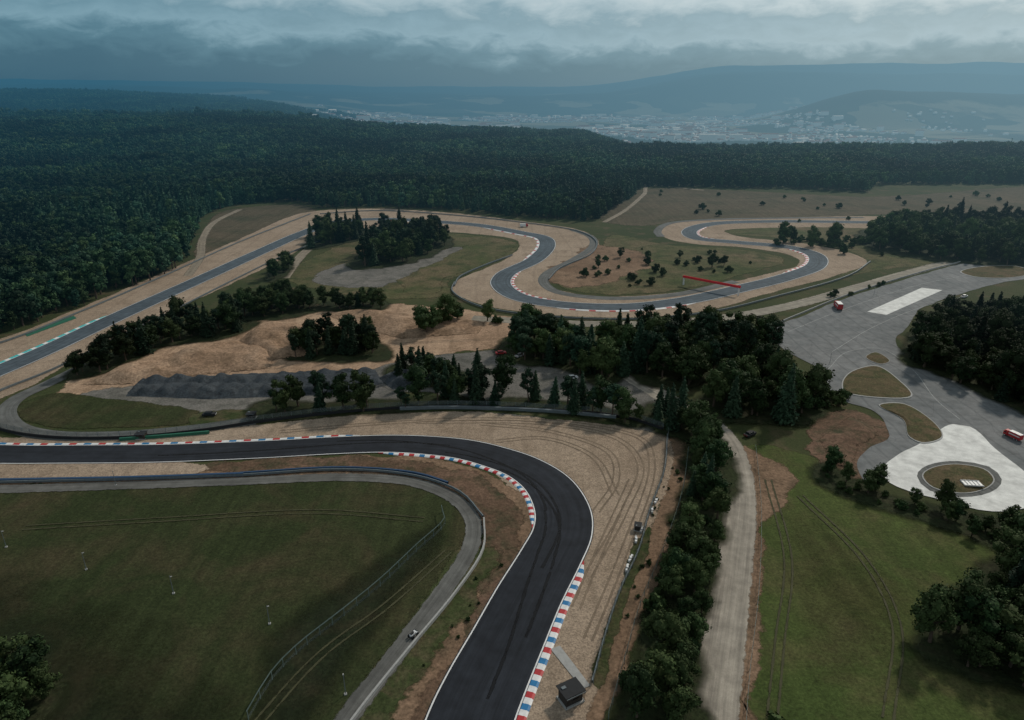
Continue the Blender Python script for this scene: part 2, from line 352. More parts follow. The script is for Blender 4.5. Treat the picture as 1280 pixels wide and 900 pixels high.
patch("infield_grass",[(700,356),(725,335),(752,312),(770,294),(830,306),(930,313),(978,324),(930,342),(830,364),(745,367)],Z0+.09,scrub,2)
patch("dirt_clearing",[(690,345),(720,325),(745,308),(800,318),(800,335),(760,350),(720,358)],Z0+.10,dirt,5,4)
patch("infield_grass",[(905,291),(960,284),(1110,284),(1230,300),(1250,325),(1120,334),(1050,345),(1086,328),(1040,306),(960,296)],Z0+.02,scrub,2)
patch("sandy_clearing",[(75,494),(120,462),(200,434),(300,412),(370,384),(440,380),(520,384),(600,392),(650,405),(645,428),(570,440),(500,448),(440,468),(300,478),(160,496)],Z0+.06,tan,3,2)
patch("gravel_yard",[(560,444),(640,440),(720,460),(800,482),(850,505),(840,540),(740,524),(600,512),(540,490),(470,485),(470,462)],Z0+.07,greyg,2,1)
patch("gravel_yard",[(90,500),(160,486),(330,494),(480,488),(500,505),(360,512),(240,516)],Z0+.08,greyg,3,1.5)
patch("infield_grass",[(28,508),(60,494),(130,500),(245,517),(235,528),(120,534),(45,530)],Z0+.09,grassd,1.5)
patch("infield_grass",[(240,520),(330,512),(560,508),(790,522),(800,530),(600,514),(440,518),(330,528),(250,532)],Z0+.09,grassv,1.5)
patch("gravel_trap",[(-300,560),(0,548),(180,548),(330,532),(450,519),(560,514),(700,518),(800,530),(832,548),(834,590),(800,690),(768,780),(735,880),(700,1000),(560,1000),(620,800),(660,660),(600,580),(400,560),(0,600),(-300,600)],Z0+.05,gravel,1.5,.6)
patch("dirt_track",[(832,542),(862,560),(858,620),(820,720),(785,800),(755,900),(735,1000),(690,1000),(730,900),(768,790),(805,690),(832,600)],Z0+.04,dirt,2,1)
patch("verge_grass",[(812,660),(800,700),(778,760),(755,830),(746,860),(750,820),(772,750),(795,690)],Z0+.05,grassv,1.2,.5)
patch("dirt_strip",[(-300,600),(0,590),(230,588),(330,580),(450,572),(560,578),(625,602),(660,640),(662,680),(610,790),(530,920),(500,1000),(400,1000),(440,900),(510,820),(580,725),(607,665),(595,632),(545,606),(440,592),(300,600),(0,607),(-300,612)],Z0+.07,dirt,1.5,1)
patch("dark_soil",[(260,583),(400,574),(520,580),(600,600),(640,640),(640,680),(600,740),(610,660),(595,628),(540,600),(430,586),(330,592)],Z0+.08,darkdirt,2.5,1.5)
patch("gravel_verge",[(-100,590),(0,584),(235,579),(258,586),(240,592),(0,602),(-100,606)],Z0+.085,gravel,1.5,.8)
patch("dark_soil",[(640,690),(655,700),(610,790),(545,900),(520,960),(500,960),(540,880),(590,790)],Z0+.09,darkdirt,2.5,1.5)
patch("verge_grass",[(600,690),(612,690),(590,740),(530,815),(480,890),(450,950),(440,940),(480,860),(550,770)],Z0+.095,grassv,3,2)
patch("verge_grass",[(570,700),(600,660),(590,690),(540,780),(470,880),(430,960),(400,960),(470,850)],Z0+.06,grassv,2)
patch("dirt_verge",[(930,560),(955,572),(985,600),(975,630),(950,650),(944,740),(934,860),(929,1000),(918,1000),(925,860),(938,740),(943,645)],Z0+.03,dirt,2.0,1.5)
patch("earth_bank",[(1015,545),(1060,512),(1100,530),(1112,548),(1080,565),(1075,598),(1035,585)],Z0+.05,darkdirt,2.5,1.5)
softpatch("meadow",[(960,600),(1090,680),(1170,760),(1140,850),(1020,880),(970,760)],Z0+.01,soil("worn_meadow",(.080,.080,.032),(.105,.088,.046),(.052,.066,.022),.03,.1,1.5,.9,fc=.5,fsc=.08,soft=True,mow=.12,top=.8),22)
PAD=[(958,414),(1000,396),(1060,372),(1150,344),(1215,328),(1280,326),(1450,324),(1450,350),(1285,349),(1200,368),(1152,386),(1135,408),(1120,430),(1165,462),(1220,484),(1290,516),(1420,570),(1420,660),(1280,600),(1235,560),(1205,540),(1180,560),(1120,590),(1082,604),(1072,585),(1082,562),(1112,545),(1090,512),(1050,500),(1024,462),(985,440)]
patch("paddock",PAD,Z0+.10,asph_pad,0,.4)
for pl in ([(985,415),(1060,385),(1150,356),(1230,340)],[(1040,440),(1090,410),(1150,385),(1200,372)],[(1035,462),(1060,440),(1100,436),(1140,462),(1170,500),(1200,525)]):
    strip("road_marking",path(pl,2),[-.1,.1],Z0+.12,P_line)
patch("concrete_pad",[(1084,390),(1152,360),(1178,363),(1108,394)],Z0+.13,whitec,0,0,sharp=True)
patch("concrete_apron",[(1107,582),(1150,555),(1192,531),(1212,534),(1245,562),(1290,600),(1300,628),(1240,640),(1170,624),(1112,604)],Z0+.13,whitec,0,.2)
patch("roundabout_ring",[(1146,596),(1160,582),(1198,577),(1236,584),(1252,600),(1238,616),(1200,622),(1162,614)],Z0+.15,asph_srv,0,0)
def island(name,px,mat):
    c=cr([(*G(*p),0) for p in px],1.5,True)[:,:2]; N=len(c); ce=c.mean(0)
    V=[(p[0],p[1],Z0+.08) for p in c]+[(p[0],p[1],Z0+.32) for p in c]+[(*(ce+(p-ce)*.96),Z0+.34) for p in c]+[(*(ce+(p-ce)*.6),Z0+.7) for p in c]+[(*ce,Z0+.8)]
    F=[];MI=[]
    for r in range(3):
        for i in range(N): F.append((r*N+i,r*N+(i+1)%N,(r+1)*N+(i+1)%N,(r+1)*N+i)); MI.append(0 if r<2 else 1)
    for i in range(N): F.append((3*N+i,3*N+(i+1)%N,4*N)); MI.append(1)
    return mesh_obj(name,V,F,[P_conc,mat],MI,fade=[1]*len(V))
gi=soil("island_grass",(.085,.074,.038),(.115,.085,.05),(.048,.058,.024),.05,.2,1.5,.9,feather=False,fc=.5)
island("traffic_island",[(1052,480),(1066,464),(1096,458),(1124,476),(1139,497),(1095,498),(1058,492)],gi)
island("traffic_island",[(1098,507),(1128,505),(1163,525),(1178,548),(1152,555),(1137,548),(1128,525)],gi)
island("traffic_island",[(1152,596),(1166,585),(1198,581),(1230,587),(1243,600),(1230,613),(1200,618),(1166,611)],gi)
island("traffic_island",[(1200,341),(1225,334),(1270,333),(1290,341),(1262,348),(1220,347)],gi)
island("traffic_island",[(1082,448),(1095,441),(1112,452),(1100,456)],gi)
B=Build(); B.box((0,0,.08),(5.0,2.9,.16),0)
for i in range(5): B.box((-2+i*1.0,0,.2),(.7,2.3,.09),1)
B.box((0,1.3,.3),(4.8,.12,.2),1); B.box((0,-1.3,.3),(4.8,.12,.2),1); x,y=G(1214,608); B.obj("concrete_slab",[P_conc,P_white],(x,y,Z0+.78),-.1,.03)
strip("service_road",path([(590,398),(700,404),(800,405),(900,398),(985,383),(1070,360),(1130,343),(1190,328),(1300,312)],2,8),[-4.8,-3.5,3.5,4.8],Z0+.085,asphalt("dusty_road",(.21,.19,.155),.2,True),[0,1,1,0])
strip("country_road",path([(890,1000),(892,900),(905,800),(918,700),(925,620),(918,575),(905,548),(885,528),(850,508),(800,478),(765,455)],2,8),[-4.6,-3.4,3.4,4.6],Z0+.10,asphalt("country_road",(.25,.225,.19),.2,True),[0,1,1,0])
dusty=asphalt("track_earth",(.20,.17,.13),.2,True)
strip("forest_track",path([(235,345),(250,322),(253,300),(268,278),(300,262)],3),[-3.5,-1.6,1.6,3.5],Z0+.08,dusty,[0,1,1,0])
strip("forest_track",path([(755,278),(780,264),(805,243),(815,232),(880,238)],3),[-3,-1.2,1.2,3],Z0+.08,dusty,[0,1,1,0])
strip("access_road",path([(355,348),(372,325),(385,312),(400,302)],3),[-4,-2.5,2.5,4],Z0+.085,dusty,[0,1,1,0])
strip("service_road",path([(-300,622),(0,612),(160,607),(300,602),(430,597),(515,603),(565,622),(590,648),(588,685),(550,745),(490,825),(430,905),(380,990)],2),[-2.4,-1.6,1.6,2.4],Z0+.09,asphalt("service_asphalt_edge",(.095,.095,.09),.3,True),[0,1,1,0])
strip("service_road",path([(110,455),(60,480),(22,498),(8,514),(20,534),(60,544),(140,545),(230,538),(320,526)],2),[-3,3],Z0+.09,asph_srv)
strip("service_road",path([(715,287),(738,296),(741,308),(715,326),(684,342),(680,354),(700,366),(760,373),(840,369),(920,352)],2),[-3,3],Z0+.085,asph_srv)
strip("service_road",path([(826,296),(822,289),(838,279),(880,275),(960,273),(1080,272)],3),[-3,3],Z0+.085,asph_srv)
# wheel ruts in gravel, dirt and grass
rut=asphalt("wheel_rut",(.165,.125,.09),.2,True,False); rutg=asphalt("grass_rut",(.05,.05,.026),.2,True,False)
for pl,m in (([(745,640),(770,600),(760,565),(690,540),(600,530)],rut),([(735,720),(780,640),(800,580),(770,548),(680,530),(520,528)],rut),([(720,760),(745,700),(790,600)],rut),([(620,552),(680,548),(740,570),(770,620)],rut),([(350,540),(470,530),(600,524),(720,530),(800,548),(815,580),(780,690),(735,800)],rut),
    ([(560,690),(480,760),(400,820),(300,930)],rutg),([(30,660),(200,650),(400,640),(530,650)],rutg),([(960,600),(985,700),(975,800),(965,900)],rutg),([(1000,620),(1080,700),(1120,780),(1110,900)],rutg),
    ([(120,480),(220,460),(340,440),(420,420),(520,400)],rut),([(410,440),(500,430),(600,425)],rut)):
    pc=path(pl,1.5)
    for s_ in (-.85,.85): strip("wheel_ruts",pc,[s_-.35,s_-.12,s_+.12,s_+.35],Z0+.085,m,[0,.75,.75,0])

# race track
T1=[(560,1000,15.5),(588,900,15.5),(607,855,15.5),(634,800,15.2),(661,745,15),(688,697,15),(703,665,15),(703,638,15),(685,606,14.5),(655,585,13.5),(620,572,13),(580,562,12.5),(535,557,12),(485,555,11.5),(420,557,11.5),(330,562,11.5),(200,567,11.5),(100,568,11.5),(0,568,11.5),(-110,562,12),(-190,542,12),(-210,518,12),(-150,502,12),(-60,486,12),(0,463,12),(60,437,12),(130,404,12),(200,372,12),(260,345,12),(330,313,12),(380,291,12),(420,278,12),(470,274,12),(540,277,12),(600,282,12),(650,291,12),(678,297,12),(684,307,12),(668,325,12),(632,343,12),(627,357,12),(650,372,12),(700,381,12),(780,384,12),(850,377,12),(925,361,12),(985,346,12),(1020,332,12),(1017,318,12),(985,309,12),(920,303,12),(872,298,12),(862,289,12),(890,280,12),(960,277,12),(1080,278,12),(1200,280,12)]
TC=path(T1,1.5); h=TC[:,2]/2
def near(px,py):
    x,y=G(px,py); return int(np.argmin((TC[:,0]-x)**2+(TC[:,1]-y)**2))
i0b=near(-190,530)
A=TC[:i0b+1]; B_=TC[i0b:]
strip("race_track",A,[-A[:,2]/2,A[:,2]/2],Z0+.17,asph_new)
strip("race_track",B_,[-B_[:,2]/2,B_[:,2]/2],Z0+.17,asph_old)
strip("edge_line",TC,[-(h-.2),-(h-.48)],Z0+.185,P_white); strip("edge_line",TC,[h-.48,h-.2],Z0+.185,P_white)
rub=asphalt("tyre_rubber",(.008,.009,.011),.2,True,False)
for k,(a_,b_,o0,o1) in enumerate((((600,870),(700,640),-1.5,4.6),((640,790),(640,575),-3.2,5.0),((680,710),(560,560),.5,3.4),((700,640),(420,557),4.2,-2.5),((560,560),(200,567),-1,1.5))):
    ia,ib=sorted((near(*a_),near(*b_))); c=TC[ia:ib+1]; tt=np.linspace(0,1,len(c)); o=o0+(o1-o0)*tt*tt*(3-2*tt)
    strip("tyre_marks",c,[o-.5,o-.22,o+.22,o+.5],Z0+.1795+.0006*k,rub,[0,.7,.7,0])
def kerb(a,b,side,w,cols,seg=2.4):
    ia,ib=near(*a),near(*b)
    if ia>ib: ia,ib=ib,ia
    c=TC[ia:ib+1]; n=normals(c); L=np.concatenate([[0],np.cumsum(np.linalg.norm(np.diff(c[:,:2],axis=0),axis=1))])
    ts=np.arange(0,L[-1],seg); cx=np.interp(ts,L,c[:,0]); cy=np.interp(ts,L,c[:,1]); nx=np.interp(ts,L,n[:,0]); ny=np.interp(ts,L,n[:,1]); hh=np.interp(ts,L,c[:,2])/2
    V=[];Fc=[];MI=[];mats=[]
    for q in cols:
        if q not in mats: mats.append(q)
    prof=[(0,Z0+.175),(.15,Z0+.23),(w-.4,Z0+.26),(w,Z0+.06)]
    for i in range(len(ts)):
        tp=min(1,i/4+.15,(len(ts)-1-i)/4+.15)
        for o,z in prof: s=side*(hh[i]-.1+o*tp); V.append((cx[i]+nx[i]*s,cy[i]+ny[i]*s,z))
    for i in range(len(ts)-1):
        for k in range(3):
            q=(i*4+k,(i+1)*4+k,(i+1)*4+k+1,i*4+k+1); Fc.append(q if side>0 else q[::-1]); MI.append(mats.index(cols[i%len(cols)]))
    return mesh_obj("kerb",V,Fc,mats,MI)
kerb((570,960),(692,692),-1,1.6,[P_red,P_white,P_blue,P_white],1.4)
kerb((706,668),(475,555),1,1.3,[P_red,P_white,P_blue,P_white,P_red,P_white],1.7)
kerb((445,556),(-60,568),-1,1.3,[P_white,P_blue,P_white,P_red],2.2)
kerb((0,463),(150,394),1,1.8,[P_teal,P_white,P_teal],2.2)
kerb((-90,495),(0,463),1,1.6,[P_teal,P_white],2.5)
kerb((610,284),(662,327),-1,1.6,[P_white,P_white,P_white,P_red],3)
kerb((640,338),(690,381),1,1.6,[P_white,P_red],3)
kerb((700,382),(860,374),-1,1.6,[P_white,P_white,P_red],3)
kerb((990,344),(985,309),1,1.8,[P_white,P_red],3)
kerb((890,300),(880,283),-1,1.6,[P_white,P_red],3)
kerb((470,274),(560,279),-1,1.6,[P_white,P_red],3)
patch("turf_strip",[(30,417),(92,395),(96,398),(34,421)],Z0+.11,P_green,0,0,sharp=True)

# ------------------------------------------------------------------ mounds
def hn(s,a,o): return lambda x,y: a*(.55+.6*noise.fractal(Vector((x*s,y*s,o)),1.0,2.0,5))
tanm=soil("earth_mound",(.28,.185,.122),(.36,.25,.172),(.18,.12,.078),.04,.12,.9,1.0,bd=.5,fc=.5)
mound("earth_mound",[(90,484),(150,458),(230,438),(300,425),(350,440),(340,462),(260,470),(160,482)],hn(.06,4.5,1),tanm)
mound("earth_mound",[(290,432),(310,414),(370,402),(400,420),(395,446),(330,452)],hn(.07,6,4),tanm)
mound("earth_mound",[(400,392),(450,386),(540,394),(610,402),(600,418),(500,425),(440,410)],hn(.05,3.5,9),tanm)
mound("earth_bank",[(1018,548),(1060,518),(1098,534),(1104,546),(1078,560),(1068,592),(1036,582)],hn(.08,2.6,12),darkdirt)
mound("rubble_heap",[(155,496),(175,474),(300,468),(470,462),(480,480),(430,494),(260,500)],lambda x,y: 1.3*abs(sin(x*.42+1.2*noise.noise(Vector((x*.1,y*.1,0)))))*abs(sin(y*.33+noise.noise(Vector((x*.2,y*.1,5)))))*1.4+.7+.6*noise.noise(Vector((x*.5,y*.5,2))),slate,.8,3)
mound("rubble_heap",[(470,474),(500,462),(545,470),(540,484),(490,488)],hn(.12,3.5,7),slate,.8,4)

# ------------------------------------------------------------------ barriers and fences
rail("guardrail",[(-300,613),(0,605),(160,601),(300,596),(430,589),(520,597),(575,617),(604,648)],P_steel,.3,.95,.25)
rail("concrete_barrier",[(605,650),(604,688),(570,742),(510,815),(450,890),(400,960)],P_conc,.0,.9,.4,False)
rail("tyre_barrier",[(0,603),(160,600),(305,595)],P_bluet,.02,1.1,.8,False)
rail("tyre_barrier",[(300,594),(430,587),(520,594),(560,606)],P_bluet,.02,1.0,.5,False)
rail("guardrail",[(-50,512),(0,538),(60,548),(150,549),(250,540),(330,528),(450,515),(560,510),(680,514),(780,523),(828,538)],P_dark,.05,1.1,.35,fence=2.6)
rail("tyre_barrier",[(500,513),(560,511.5),(680,515.5),(770,523.5)],P_steel,.05,1.2,.9,False)
rail("tyre_barrier",[(150,551),(215,546),(262,542)],P_green,.02,1.0,.7,False)
rail("catch_fence",[(834,545),(830,590),(812,640),(798,690),(775,740),(758,790),(740,855)],P_steel,.3,.9,.25,fence=3)
rail("wire_fence",[(860,565),(852,620),(825,700),(800,760),(780,830),(760,900)],P_wire,1.75,1.8,.06,True,P_wire,fence=1.8)
rail("wire_fence",[(552,640),(556,655),(520,690),(475,733),(430,770),(370,818),(340,850),(310,900)],P_wire,1.9,2.05,.12,True,P_wire,fence=2.0)
rail("guardrail",[(-150,470),(0,430),(100,391),(200,348),(300,303),(388,268)],P_steel,.3,1.0,.3)
rail("guardrail",[(-60,520),(0,490),(60,466),(130,432),(200,398),(290,352),(360,318),(410,298)],P_steel,.3,1.0,.3)
rail("guardrail",[(400,268),(470,264),(560,269),(655,279),(720,289),(744,301),(739,318),(700,336),(686,350)],P_steel,.3,1.0,.4)
rail("guardrail",[(568,354),(566,366),(606,386),(700,398),(800,400),(890,391),(970,372),(1060,346),(1088,328)],P_steel,.3,1.1,.4)
rail("guardrail",[(640,320),(605,333),(575,347),(568,358)],P_steel,.3,1.1,.4)
rail("wire_fence",[(944,560),(951,640),(948,740),(936,850),(931,920)],P_wire,1.2,1.25,.06,True,P_brown)
rail("concrete_barrier",[(960,410),(1000,393),(1060,369),(1150,341),(1200,328)],P_conc,0,.8,.4,False)

# ------------------------------------------------------------------ trees
bmt=bmesh.new(); bmesh.ops.create_icosphere(bmt,subdivisions=1,radius=1); ICL_V=[v.co.copy() for v in bmt.verts]; ICL_F=[[v.index for v in f.verts] for f in bmt.faces]; bmt.free()
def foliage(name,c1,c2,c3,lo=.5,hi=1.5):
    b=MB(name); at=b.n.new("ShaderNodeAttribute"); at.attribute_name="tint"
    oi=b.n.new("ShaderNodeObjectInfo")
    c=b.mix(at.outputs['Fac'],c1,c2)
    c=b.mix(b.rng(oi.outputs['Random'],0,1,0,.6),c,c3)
    def ln(s,d=4):
        q=b.n.new("ShaderNodeTexNoise"); q.inputs['Scale'].default_value=s; q.inputs['Detail'].default_value=d; b.l.new(oi.outputs['Location'],q.inputs['Vector']); return q.outputs['Fac']
    c=b.mix(1.0,c,b.gray(b.rng(ln(.006,3),.38,.62,lo,hi)),'MULTIPLY')
    c=b.mix(1.0,c,b.gray(b.rng(ln(.09,1),.35,.65,.65,1.35)),'MULTIPLY')
    return b.finish(c,rough=.75,spec=.1)
F_con=foliage("conifer_needles",(.007,.020,.012),(.024,.052,.030),(.032,.054,.028))
F_dec=foliage("leaves",(.010,.025,.010),(.040,.074,.026),(.062,.082,.028))
F_fc=foliage("forest_needles",(.007,.026,.018),(.026,.064,.040),(.034,.064,.034),.4,1.7)
F_fd=foliage("forest_leaves",(.009,.031,.017),(.038,.084,.038),(.058,.088,.034),.45,1.7)
b=MB("bark"); F_bark=b.finish(b.mix(b.noise(3,3),(.06,.045,.035),(.12,.09,.07)))
class Tree:
    def __init__(s): s.v=[];s.f=[];s.m=[];s.t=[]
    def limb(s,a,b,r0,r1,n=6):
        a=Vector(a);b=Vector(b);d=(b-a).normalized(); u=d.orthogonal().normalized(); w=d.cross(u); o=len(s.v)
        for p,r in ((a,r0),(b,r1)):
            for i in range(n): an=2*pi*i/n; s.v.append(p+u*cos(an)*r+w*sin(an)*r)
        for i in range(n): s.f.append((o+i,o+(i+1)%n,o+n+(i+1)%n,o+n+i)); s.m.append(0); s.t.append(.5)
    def core(s,c,r,rz,R):
        o=len(s.v); c=Vector(c)
        for v in ICL_V:
            k=1+.35*noise.noise(v*2.2+c*3)+R.uniform(-.08,.08); s.v.append(c+Vector((v.x*r*k,v.y*r*k,v.z*rz*k)))
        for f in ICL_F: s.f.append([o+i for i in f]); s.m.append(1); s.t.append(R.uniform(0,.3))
    def leaf(s,p,nrm,size,R,asp=1,tint=None):
        nrm=(nrm+Vector((R.gauss(0,.5),R.gauss(0,.5),R.gauss(0,.4)))).normalized()
        u=nrm.orthogonal().normalized(); w=nrm.cross(u); a=R.uniform(0,6.28); u2=u*cos(a)+w*sin(a); w2=nrm.cross(u2)
        o=len(s.v); k=size*.5
        s.v+= [p+u2*k*asp,p+w2*k*R.uniform(.5,.9),p-u2*k*asp*R.uniform(.5,1),p-w2*k*R.uniform(.5,.9)]
        s.f.append((o,o+1,o+2,o+3)); s.m.append(1); s.t.append(R.random() if tint is None else min(1,max(0,tint+R.uniform(-.25,.25))))
    def mesh(s,name,fol):
        me=bpy.data.meshes.new(name); me.from_pydata([tuple(v) for v in s.v],[],s.f); me.materials.append(F_bark); me.materials.append(fol)
        me.polygons.foreach_set('material_index',s.m); a=me.attributes.new("tint",'FLOAT','FACE'); a.data.foreach_set('value',s.t); me.update(); return me
def spruce(seed,n,low=False,h=12,r=2.6):
    R=random.Random(seed); T=Tree(); T.limb((0,0,0),(R.uniform(-.2,.2),R.uniform(-.2,.2),h*.9),.22,.04)
    lv=9; ph=R.uniform(0,6)
    rad=lambda t: r*(1-t)**.8*(.8+.35*(1-((t*lv)%1)))
    for i in range(5 if low else 8):
        t=.12+.8*i/8*(8/5 if low else 1); T.core((0,0,h*t),rad(t)*.6,h*.09,R)
    if not low:
        for i in range(20):
            t=R.uniform(.12,.85); a=R.uniform(0,6.28); T.limb((0,0,h*t),(cos(a)*rad(t)*.9,sin(a)*rad(t)*.9,h*t-.2),.05,.02,3)
    for i in range(n):
        t=.06+.94*(1-R.random()**.55); a=R.uniform(0,6.28); lob=.82+.3*sin(a*3+ph+t*14)*sin(a*5+t*9)
        q=rad(t)*lob*R.uniform(.55,1.08); p=Vector((cos(a)*q,sin(a)*q,h*t-q*.18+R.uniform(-.15,.15)))
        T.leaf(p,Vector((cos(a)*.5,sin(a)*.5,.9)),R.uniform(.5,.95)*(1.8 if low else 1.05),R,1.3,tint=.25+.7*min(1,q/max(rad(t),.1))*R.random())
    return T
def broad(seed,n,low=False,h=11,r=3.6,base=.12,flat=1.0,ncl=16):
    R=random.Random(seed); T=Tree(); lean=(R.uniform(-.5,.5),R.uniform(-.5,.5))
    tp=(lean[0],lean[1],h*.6); T.limb((0,0,0),(lean[0]*.5,lean[1]*.5,h*.32),.32,.22); T.limb((lean[0]*.5,lean[1]*.5,h*.32),tp,.22,.12)
    cz=h*(base+(1-base)*.5); rz=h*(1-base)*.5*flat; cl=[]
    for i in range(ncl):
        while 1:
            v=Vector((R.uniform(-1,1),R.uniform(-1,1),R.uniform(-1,1)))
            if .3<v.length<1: break
        cr_=R.uniform(.24,.46)*r; c=Vector((v.x*(r-cr_*.5)+lean[0],v.y*(r-cr_*.5)+lean[1],cz+v.z*(rz-cr_*.5))); cl.append((c,cr_,R.uniform(0,.6)))
    cl.append((Vector((lean[0],lean[1],cz+rz*.55)),r*.4,.3)); cl.append((Vector((lean[0],lean[1],cz-rz*.1)),r*.5,.1))
    for c,q,tt in cl:
        if not low and R.random()<.5: T.limb((lean[0]*.5,lean[1]*.5,h*.32),c,.1,.04,4)
        T.core(c,q*.76,q*.68,R)
    for i in range(n):
        c,q,tt=cl[R.randrange(len(cl))]; v=Vector((R.gauss(0,1),R.gauss(0,1),R.gauss(.25,1))).normalized(); p=c+Vector((v.x,v.y,v.z*.85))*q*R.uniform(.75,1.2)
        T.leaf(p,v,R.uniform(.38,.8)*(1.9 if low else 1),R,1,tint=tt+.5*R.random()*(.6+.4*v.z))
    return T
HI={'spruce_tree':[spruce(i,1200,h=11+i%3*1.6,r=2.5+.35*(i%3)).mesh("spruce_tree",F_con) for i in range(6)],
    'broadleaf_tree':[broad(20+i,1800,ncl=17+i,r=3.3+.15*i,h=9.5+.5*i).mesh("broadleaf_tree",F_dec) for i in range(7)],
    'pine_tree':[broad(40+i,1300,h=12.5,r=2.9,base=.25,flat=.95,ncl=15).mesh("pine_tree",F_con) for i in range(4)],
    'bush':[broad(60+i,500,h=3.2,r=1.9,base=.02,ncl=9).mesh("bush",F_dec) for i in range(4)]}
def put(kind,x,y,s,zs=None):
    o=bpy.data.objects.new(kind,random.choice(HI[kind])); k=s*random.uniform(.93,1.07)
    o.location=(x,y,Z0); o.rotation_euler=(random.uniform(-.04,.04),random.uniform(-.04,.04),random.uniform(0,6.28)); o.scale=(k,k,(zs or s)*random.uniform(.85,1.12)); link(o)
def grove(px,sp,mix,s0,s1,keep=1.0,floor=True):
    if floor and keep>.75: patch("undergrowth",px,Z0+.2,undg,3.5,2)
    poly=[G(*p) for p in px]; xs=[p[0] for p in poly]; ys=[p[1] for p in poly]
    gx=np.arange(min(xs)-sp,max(xs)+sp,sp); gy=np.arange(min(ys)-sp,max(ys)+sp,sp); X,Y=np.meshgrid(gx,gy); X=X+(np.arange(len(gy))%2*sp*.5)[:,None]
    X=X+rng.uniform(-.42,.42,X.shape)*sp; Y=Y+rng.uniform(-.42,.42,Y.shape)*sp; m=inpoly(X,Y,poly)&(rng.random(X.shape)<keep)
    ks=list(mix); ws=list(mix.values())
    for x,y in zip(X[m],Y[m]):
        q=noise.noise(Vector((x*.05,y*.05,3.3)))*1.2; w=[a*max(.05,1+(q if i==0 else -q)) for i,a in enumerate(ws)]
        put(random.choices(ks,w)[0],x,y,s0*.9+(s1*1.06-s0*.9)*random.random())
S,Bd,Pn,Bu='spruce_tree','broadleaf_tree','pine_tree','bush'
grove([(360,450),(478,448),(472,430),(430,424),(382,428)],5.2,{S:.8,Pn:1,Bd:.8},.95,1.25)
grove([(90,472),(130,466),(200,434),(305,416),(303,394),(235,402),(150,440)],5.6,{Bd:1.5,S:.4,Pn:.6},.8,1.2)
grove([(300,400),(392,390),(388,374),(345,376),(300,386)],5.8,{Bd:1.3,S:.3},.85,1.2)
grove([(340,352),(362,338),(358,330),(338,342)],6,{Bd:1},.7,1)
grove([(395,387),(480,386),(478,379),(398,380)],5,{Bd:1,S:.3},.75,1)
grove([(386,312),(456,298),(458,288),(400,292)],7.5,{Bd:1.4,S:.5},1.1,1.4)
grove([(440,336),(500,332),(562,306),(548,292),(480,292),(462,312)],7.5,{Bd:1.4,S:.3,Pn:.7},1.1,1.5)
for x,y,s in ((534,418,1.5),(541,414,1.35),(561,405,1.25),(572,402,1.15),(528,414,1.1),(553,408,.95)): put(Bd,*G(x,y),s)
grove([(598,398),(606,396),(632,404),(628,408)],4,{Bu:1,Bd:.5},.8,1.2,.9,False)
grove([(636,450),(700,460),(752,480),(780,470),(750,447),(700,430),(650,418)],5.6,{S:.6,Pn:1,Bd:1.2},1.0,1.45)
grove([(750,434),(800,428),(870,418),(955,428),(968,446),(908,466),(855,484),(805,478),(770,458)],6.2,{S:.35,Pn:.8,Bd:1.8},1.0,1.5)
grove([(885,520),(960,530),(1012,526),(1022,496),(960,472),(900,486)],6.2,{Bd:2,S:.25},1.0,1.4)
grove([(1010,522),(1068,518),(1060,500),(1015,490)],4,{Bu:1},.9,1.5,.7)
grove([(320,518),(480,515),(560,510),(640,512),(720,519),(800,532),(800,521),(720,508),(640,502),(560,499),(480,504),(320,507)],5,{S:.6,Pn:1,Bd:1.2},.6,1.2,.85)
grove([(545,500),(640,503),(750,512),(745,498),(660,486),(570,488)],6,{S:.7,Bd:1.2,Pn:1},.8,1.25,.55)
grove([(488,476),(575,486),(580,470),(496,460)],5,{S:.8,Pn:1,Bd:.6},.8,1.05)
grove([(812,530),(850,546),(898,566),(902,560),(880,538),(850,518),(818,506)],4.8,{S:1,Bd:1},.8,1.1)
grove([(862,560),(896,562),(905,620),(893,690),(880,760),(868,830),(860,920),(770,920),(790,860),(812,790),(836,710),(860,630)],4.2,{Bd:1.6,S:.2,Bu:.6},.5,.95)
grove([(856,640),(870,620),(850,720),(800,840),(775,900),(762,910),(788,830),(826,732)],3.2,{Bu:1},.8,1.3,.7)
grove([(1134,450),(1170,468),(1230,494),(1290,518),(1400,560),(1400,400),(1290,395),(1185,400),(1152,412)],6,{Bd:1.6,S:.3},.9,1.35)
grove([(1090,312),(1180,327),(1290,334),(1450,340),(1450,290),(1290,284),(1180,280),(1080,288)],8.5,{Bd:1.5,S:.5},1.1,1.5)
grove([(970,307),(1075,312),(1085,304),(1060,299),(975,301)],6,{Bu:1,Bd:.5},.9,1.7,.8,False)
grove([(1015,592),(1085,630),(1180,656),(1260,694),(1400,750),(1400,700),(1290,672),(1210,644),(1110,620),(1030,580)],3.6,{Bd:1,Bu:1.4},.45,.8)
grove([(1150,810),(1205,838),(1295,866),(1450,930),(1450,680),(1290,690),(1240,715),(1205,760)],5.2,{Bd:1.8,S:.15},.7,1.1)
grove([(918,925),(990,925),(985,950),(915,950)],3,{Bu:1},1.1,1.5)
grove([(-110,850),(30,846),(62,868),(56,930),(30,980),(-110,980)],4.2,{Bd:1,S:.2},.75,1.0)
grove([(715,350),(745,322),(800,310),(930,318),(960,326),(900,346),(800,362),(735,362)],9,{Bu:1},.6,1.6,.38)
for x,y,s in ((890,334,1.0),(775,322,.7),(748,335,.6),(905,332,.8),(850,322,.5)): put(Bd,*G(x,y),s)
grove([(760,300),(820,280),(1080,272),(1085,280),(900,276),(830,284),(775,304)],12,{Bu:1},.8,1.8,.2)
